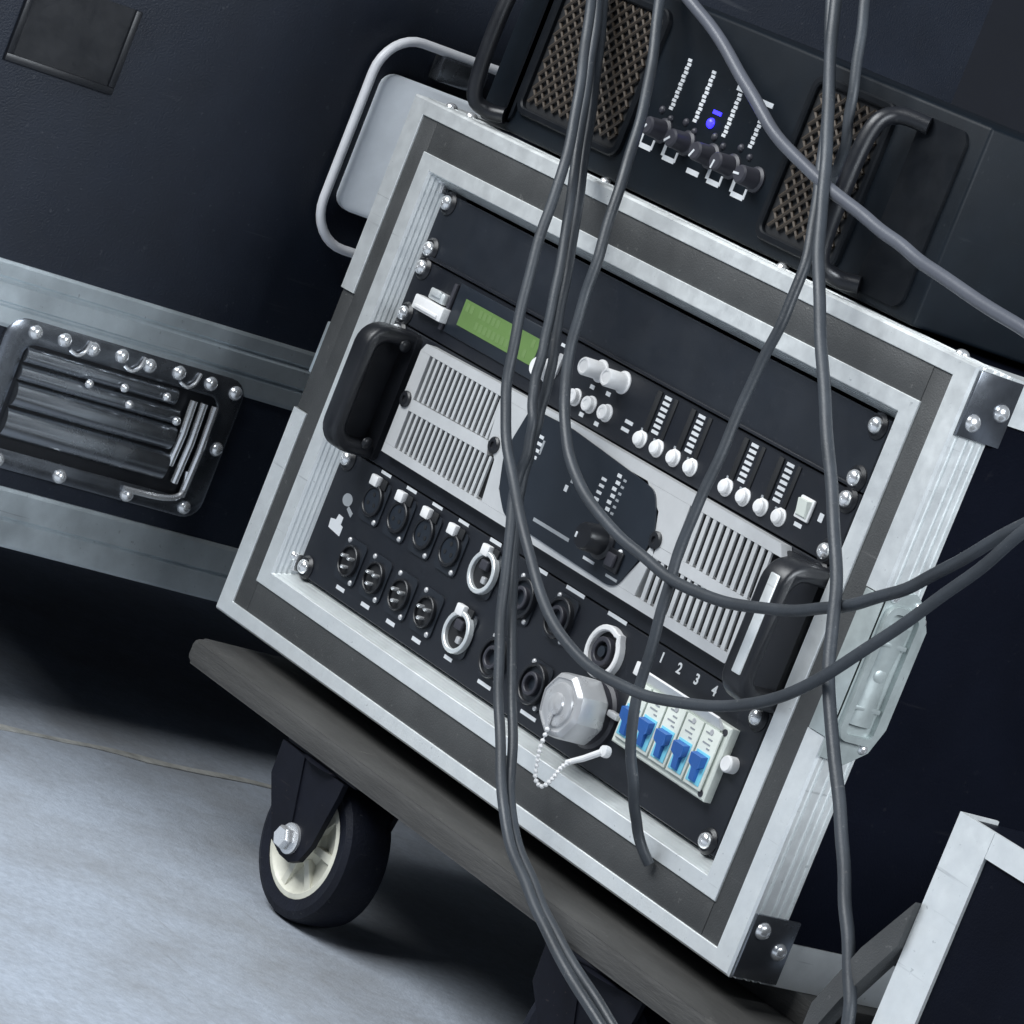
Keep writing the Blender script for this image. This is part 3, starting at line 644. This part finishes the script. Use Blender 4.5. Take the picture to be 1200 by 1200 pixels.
# ------------------------------------------------------------------ big case on the left
LX = -420
lc = thing('road_case', 'large black road case with recessed catch and wide metal bands on the left', 'road case', (-700, -H, -80))
LZ0, LZ1, LT = -520, 330, 430
MB().box(-1000, LX, -165, -60, LZ0, LZ1).build('lower_panel', BLAM, lc, (LX, -110, -90))
MB().box(-1000, LX, -17, LT, LZ0, LZ1).build('upper_panel', BLAM, lc, (LX, 200, -90))
def band(name, y0, y1, ridges):
    pts = [(LX-8, y0), (LX+2.2, y0)]
    for i, (f0, f1, o) in enumerate(ridges):
        pts += [(LX+2.2+o, y0 + (y1-y0)*f0), (LX+2.2+o, y0 + (y1-y0)*f1)]
    pts += [(LX+2.2, y1), (LX-8, y1)]
    MB().prism(pts, 'z', LZ0-1, LZ1+1).build(name, ALUD, lc, (LX, (y0+y1)/2, -90), smooth=15)
band('valance_band', -60, -17, [(0.06, 0.30, 0.8), (0.33, 0.36, -0.6), (0.39, 0.66, 1.6), (0.70, 0.73, -0.4), (0.76, 0.95, 1.0)])
band('base_band', -204, -164, [(0.05, 0.44, 0.6), (0.47, 0.49, -0.6), (0.52, 0.94, 1.2)])
MB().box(-1000, LX-8.2, -204, -165.2, LZ0, LZ1).build('base_board', BLAM, lc, (-700, -185, -90))
MB().box(-1000, LX-8.2, -59.8, -17.2, LZ0, LZ1).build('joint_board', BLAM, lc, (-700, -40, -90))
for (x, z_) in ((-475, 250), (-475, -450), (-930, 250), (-930, -450)):
    c = caster(lc, (x, -267, z_), 0.5)
b = MB(); b.box(LX+0.1, LX+3.2, 107, 112, 156, 240, 0.6); b.box(LX+0.1, LX+3.2, 112, 165, 156, 161, 0.6); b.box(LX+0.1, LX+3.2, 112, 165, 235, 240, 0.6); b.box(LX+0.1, LX+1.0, 112, 165, 161, 235)
b.build('card_holder', PLASTIC, lc, (LX, 130, 190))
# recessed butterfly catch
at = (LX, -104, 70)
A = rrect(-26, 168, -152, -50, 14); B = rrect(-8, 150, -139, -66, 8)
dish = MB()
def xr(P, x): return [(x, y, z) for z, y in P]
dish.loft([xr(A, LX+0.2), xr(A, LX+3.4), xr(rrect(-24.5, 166.5, -150.5, -51.5, 13), LX+4.4), xr(rrect(-10, 152, -141, -64, 9), LX+4.4), xr(B, LX+3.4), xr(B, LX-0.0)], closed=True)
dish = dish.build('catch_plate', DCHROME, lc, at, smooth=40)
MB().prism(rrect(-8.2, 150.2, -139.2, -65.8, 8), 'x', LX+0.1, LX+0.9).build('dish_floor', PLASTIC, dish, at)
for z_, y_ in ((101, -57.5), (78, -56.5), (55, -57.5), (31, -56.5), (4, -57.5), (-17.5, -59), (-19.5, -100), (-12, -145), (35, -147), (124, -57), (147, -57.5), (90, -147), (140, -147)):
    MB().dome((LX+4.3, y_, z_), 5.2, 4.4, 'x', 18, 1, base=0.6).build('rivet', CHROME, dish, (LX, y_, z_))
for z_ in (68, 22, 112):                       # hooked clips between the rivets
    MB().tube(spline([(LX+5, -62, z_+6), (LX+6.5, -64, z_), (LX+6.5, -60, z_-5), (LX+6, -52.5, z_-7)], 5), 1.3, 8).build('hook_clip', CHROME, dish, (LX, -58, z_))
# rolled wings of the catch
def roll(name, y, r, z0, z1, mt, bulge=0.7):
    prof = [(LX+1, y-r)] + [(LX+1 + bulge*r*math.cos(t) + 1.5, y + r*math.sin(t)) for t in [(-90+15*i)*math.pi/180 for i in range(13)]] + [(LX+1, y+r)]
    MB().prism(prof, 'z', z0, z1).build(name, mt, dish, (LX, y, (z0+z1)/2), smooth=60)
roll('catch_roll', -73.5, 5.5, 26, 148, GLOSS, 0.9)
roll('catch_roll', -86, 5.5, 20, 148, GLOSS, 1.0)
roll('catch_wing', -101, 8.5, 17, 146, GLOSS, 0.75)
roll('catch_wing', -121, 10, 14, 146, GLOSS, 0.6)
for (y_, z_) in ((-76, 70), (-86, 62), (-80, 97), (-74, 36), (-88, 22)): MB().dome((LX+9, y_, z_), 3.2, 3, 'x', 12, 1).build('rivet', CHROME, dish, (LX, y_, z_))
for z_, y0_, y1_ in ((12, -119, -72), (3.5, -130, -72), (-6, -138, -72)):
    MB().tube([(LX+5, y0_, z_), (LX+7.5, (y0_+y1_)/2, z_+0.5), (LX+5, y1_, z_)], 2.7, 10).build('catch_bar', CHROME, dish, (LX, (y0_+y1_)/2, z_))
MB().tube(spline([(LX+5, -120, -4), (LX+6, -136, -5), (LX+6, -142, 8), (LX+6, -143, 40)], 5), 2.2, 8).build('catch_bar', CHROME, dish, (LX, -138, 5))
# side handle: pale plate inside a bent white tube
at = (LX, 132, -90)
hp = MB()
def wedge(off, ins):
    return [(LX + off + 36*max(0.0, (-38 - z)/112), y, z) for z, y in rrect(-150+ins, -38-ins, 84+ins, 183-ins, 10)]
hp.loft([wedge(0.2, 0), wedge(5, 0), wedge(6.5, 1.5)]); hp.build('handle_plate', PALE, lc, at, smooth=40)
rod = [(LX+9, y, z) for z, y in rrect(-166, -24, 58, 209, 30, 8)]
MB().tube(rod, 3.4, 12, closed=True).build('handle_loop', ROD, lc, at, smooth=60)
for y_ in (70, 197): MB().box(LX+0.2, LX+13, y_-9, y_+9, -112, -72, 2).build('handle_clamp', DCHROME, lc, (LX, y_, -92))

# ------------------------------------------------------------------ case at the far right
RX0, RZF = 500, 92
rc = thing('side_case', 'edge of another case with bright metal corner at the lower right', 'flight case', (700, -H, -100))
MB().box(RX0+2, 980, -300, -17, -300, RZF-2).build('case_body', BLAM_SHADE, rc, (740, -100, -100))
MB().prism([(RX0, RZF), (RX0+28, RZF), (RX0+28, RZF-2.4), (RX0+2, RZF-2.4), (RX0+2, RZF-26), (RX0, RZF-26)], 'y', -300, -15).build('edge_angle', ALU, rc, (RX0, -90, RZF))
MB().prism([(RX0+28.2, RZF-0.2), (980, RZF-0.2), (980, RZF-2.4), (RX0+28.2, RZF-2.4)], 'y', -29, -15).build('edge_angle', ALU, rc, (740, -30, RZF))
for x in (540, 940):
    for z_ in (-260, 50): MB().lathe((x, -318, z_), [(18, 0), (20, 4), (20, 16), (17, 17.9)], 'y', 20).build('rubber_foot', PLASTIC, rc, (x, -318, z_))
MB().loft([[(RX0-0.3, -90, 86), (RX0-0.3, -66, 86), (RX0-0.3, -66, 96), (RX0-0.3, -90, 96)], [(RX0-22, -130, 88), (RX0-22, -101, 88), (RX0-22, -101, 98), (RX0-22, -130, 98)], [(RX0-40, -170, 88), (RX0-40, -140, 88), (RX0-40, -140, 98), (RX0-40, -170, 98)]]).build('corner_guard', LAM, rc, (RX0, -90, 92))

# ------------------------------------------------------------------ mixer amplifier on top of the case
DZ = -5.0
mx = thing('mixer_amplifier', 'black mixer amplifier with bronze mesh vents and small knobs on top of the case', 'mixer', (0, 183, -130))
MB().box(-250, 217, 184.5, 304, -270, DZ, 2.5, 3).build('housing', DEVP, mx, (0, 240, -130))
for (x0, x1, y0, y1) in ((-206, -98, 203, 290), (64, 134, 197, 290)):
    at = ((x0+x1)/2, (y0+y1)/2, DZ)
    A = rrect(x0-5, x1+5, y0-5, y1+5, 9); B = rrect(x0, x1, y0, y1, 5)
    fr = MB(); fr.loft([[(*p, DZ+0.02) for p in A], [(*p, DZ+3) for p in A], [(*p, DZ+4) for p in rrect(x0-4, x1+4, y0-4, y1+4, 8)], [(*p, DZ+4) for p in rrect(x0-1, x1+1, y0-1, y1+1, 6)], [(*p, DZ+3) for p in B], [(*p, DZ+0.02) for p in B]], closed=True)
    fr = fr.build('vent_frame', MIXP, mx, at, smooth=40)
    MB().prism(B, 'z', DZ+0.05, DZ+0.3).build('vent_backing', VOID, fr, at)
    g = MB(); px, py = 9.4, 9.0
    # expanded metal: two families of diagonal strands clipped to the window
    k = -40
    for fam in (1, -1):
        for k in range(-60, 61):
            pts = []
            # line: (x-x0)/px - fam*(y-y0)/py = k
            for t in [i*0.5 for i in range(0, int((y1-y0)/py*2)+2)]:
                yy = y0 + t*py; xx = x0 + px*(k + fam*t)
                if x0+1 <= xx <= x1-1 and y0+1 <= yy <= y1-1: pts.append((xx, yy, DZ + 1.7 + 0.45*fam))
            if len(pts) >= 2: g.tube(pts, 1.15, 5)
    g.build('mesh_grille', MESHM, fr, at, smooth=60)['kind'] = 'stuff'
kb = MB(); kb.lathe((0, 0, 0), [(8.0, 0), (8.0, 1.2), (6.4, 2.4), (5.8, 13), (4.8, 14.2), (0.6, 14.2)], seg=22)
K = mesh_of(kb, KNOB)
PT = mesh_of(MB().box(-0.7, 0.7, -5.0, 0.5, 14.2, 14.6), PRINT)
for i, (x, y) in enumerate(((-61, 226), (-35, 225), (-8, 224), (14, 223.5), (40, 222.5))):
    k_ = link('mixer_knob', K, mx, (x, y, DZ))
    p_ = link('knob_pointer', PT, k_, (x, y, DZ)); p_.rotation_euler = (0, random.uniform(-0.9, 0.9) + 0.6, 0)
    # U-shaped printed scale below each knob
    sx, sy = x - 10.5, y - 13
    U = MB(); U.box(sx-7, sx+5.5, sy-2.0, sy+1.2, DZ+0.02, DZ+0.35)
    if i != 2:
        U.box(sx-9.4, sx-6.4, sy+0.2, sy+12.5, DZ+0.02, DZ+0.36); U.box(sx+4.6, sx+6.6, sy-0.8, sy+5.5, DZ+0.02, DZ+0.36)
    U.build('printed_scale', PRINT, mx, (sx, sy, DZ), smooth=0)
TK = mesh_of(MB().box(-1.9, 1.9, -0.95, 0.95, 0.02, 0.5), PRINT)
for x, y0, n_ in ((-62, 240.5, 13), (-35.5, 239.5, 13), (-4, 238.5, 11), (23.5, 239, 9)):
    for k in range(n_): link('scale_mark', TK, mx, (x + (0.35 if k % 2 else -0.35), y0 + 2.6*k, DZ))
    b = MB(); b.dome((x - 8, y0 - 3, DZ), 2.6, 2, seg=12); b.build('small_lamp', KNOB, mx, (x-8, y0-3, DZ))
    b = MB(); b.dome((x + 3, y0 - 6, DZ), 2.3, 2, seg=12); b.build('small_lamp', KNOB, mx, (x+3, y0-6, DZ))
bar(mx, -5, 268, DZ, 9, 3); bar(mx, 23, 266, DZ, 12, 3)
MB().dome((-20.5, 242, DZ), 3.4, 2.6).build('blue_lamp', BLED, mx, (-20.5, 242, DZ)); MB().box(-22.5, -14, 248, 250.4, DZ+0.02, DZ+0.4).build('lit_mark', BLED, mx, (-18, 249, DZ))
# tube handles at both ends
for x, dep in ((152, 26), (-232, 22)):
    pts = spline([(x+14, 193, DZ+3), (x+4, 192, DZ+dep*0.5), (x, 200, DZ+dep), (x, 240, DZ+dep+3), (x, 278, DZ+dep), (x+4, 290, DZ+dep*0.6), (x+18, 291, DZ+3)], 6)
    MB().tube(pts, 5.2, 12).build('bar_handle', PLASTIC, mx, (x, 240, DZ))
    MB().prism(rrect(x+9, x+52 if x > 0 else x+20, 190, 296, 8), 'z', DZ+0.02, DZ+2.4).build('handle_plate', MIXP, mx, (x+25, 240, DZ))

# ------------------------------------------------------------------ cables
def cable(pts, r, label, mt=CABLE, group='cables hanging in front of the rack'):
    P = spline(pts, 9)
    # tiny irregularity so that no run is perfectly even
    ph = random.uniform(0, 6)
    P = [p + Vector((0.8*math.sin(i*0.31+ph) + 0.35*math.sin(i*0.83+ph), 0.6*math.sin(i*0.23+ph*2) + 0.3*math.sin(i*0.71), 1.0*math.sin(i*0.17+ph))) for i, p in enumerate(P)]
    o = MB().tube(P, r, 12).build('cable', mt, None, pts[-1], smooth=70)
    return tag(o, label, 'cable', group)
CABLES = {}
CABLES['A'] = [(-196, 328, 0), (-130, 278, 30), (-96, 233, 40), (-64, 188, 55), (-44, 141, 65), (-25, 90, 70), (-5, 47, 72), (30, 9, 75), (85, -27, 80), (144, -52, 85), (205, -58, 88), (269, -46, 90), (334, -18, 92), (383, 19, 95), (434, 74, 100), (475, 122, 105), (493, 147, 105)]
CABLES['B'] = [(-190, 330, 0), (-151, 279, 10), (-116, 234, 20), (-58, 170, 45), (-26, 122, 55), (-12, 87, 57), (-4, 64, 58), (9, 44, 60), (15, 21, 60), (19, 1, 60), (34, -30, 60), (59, -76, 62), (95, -123, 66), (145, -164, 75), (198, -185, 85), (242, -199, 92), (297, -216, 95), (330, -226, 95)]
CABLES['C'] = [(-185, 331, 0), (-153, 280, 5), (-115, 225, 12), (-69, 171, 30), (-34, 117, 42), (-20, 88, 44), (-10, 66, 45), (-2, 43, 46), (-1, 21, 46), (7, -3, 47), (24, -31, 48), (49, -66, 50), (94, -121, 56), (135, -161, 66), (192, -184, 76), (239, -199, 84), (299, -214, 88), (332, -225, 88)]
CABLES['D'] = [(-127, 344, 0), (-85, 294, 15), (-55, 248, 25), (-23, 203, 40), (-3, 152, 50), (6, 110, 54), (20, 70, 56), (51, 36, 58), (99, 15, 60), (152, 7, 62), (208, 5, 64), (263, 14, 66), (320, 33, 70), (365, 56, 75), (405, 83, 80), (451, 123, 85), (473, 144, 85)]
CABLES['E'] = [(-135, 337, 15), (-69, 312, 20), (-24, 296, 22), (37, 272, 26), (101, 249, 30), (179, 233, 34), (228, 226, 38), (273, 221, 42), (355, 214, 50), (399, 210, 55)]
CABLES['F'] = [(26, 379, 0), (66, 332, 12), (98, 290, 20), (135, 245, 30), (166, 204, 42), (177, 159, 50), (176, 116, 54), (179, 64, 58), (183, 18, 60), (188, -27, 60), (193, -77, 56), (198, -114, 42), (199, -137, 26), (207, -154, 15)]
CABLES['G'] = [(40, 381, 5), (80, 333, 20), (116, 282, 28), (153, 237, 40), (191, 198, 52), (239, 149, 62), (288, 99, 70), (331, 52, 78), (360, 13, 84), (399, -31, 88), (433, -67, 92), (461, -98, 96), (486, -130, 98), (498, -149, 98)]
CABLES['H'] = [(71, 387, 10), (103, 339, 20), (125, 297, 22), (131, 265, 18), (127, 247, 14), (129, 241, 10), (128, 237, 0)]
cable(CABLES['A'], 3.3, 'cable dropping past the green screen and sweeping over the breaker box to the right')
cable(CABLES['B'], 3.2, 'left cable of the close pair running down past the round metal sockets to the dolly')
cable(CABLES['C'], 3.1, 'right cable of the close pair running down past the round metal sockets to the dolly')
cable(CABLES['D'], 3.4, 'cable curving over the amplifier console and right handle out to the right')
cable(CABLES['E'], 3.9, 'pale grey cable crossing the mixer amplifier diagonally at the upper right', CABLEB)
cable(CABLES['F'], 3.2, 'cable slanting over the right silver grille and ending below the breaker box')
cable(CABLES['G'], 3.6, 'near-vertical cable over the right latch and dark side of the case')
cable(CABLES['H'], 3.2, 'short cable end hooked over the right mesh vent of the mixer amplifier')
# worn strip of tape along the floor by the road case
b = MB(); n = 40; L = []; Rr = []
for i in range(n+1):
    z = -420 + 900*i/n; L.append((-394 + 3*math.sin(i*1.3) + random.uniform(-1.5, 1.5), -317.9, z)); Rr.append((-383 + 3*math.sin(i*0.9) + random.uniform(-2, 2), -317.9, z))
P = [(p[0], p[2]) for p in L] + [(p[0], p[2]) for p in reversed(Rr)]
b.prism(P, 'y', -317.9, -317.2)
tag(b.build('floor_tape', TAPE, None, (-388, -318, 0)), 'worn grey tape strip stuck to the floor beside the large road case', 'floor tape')
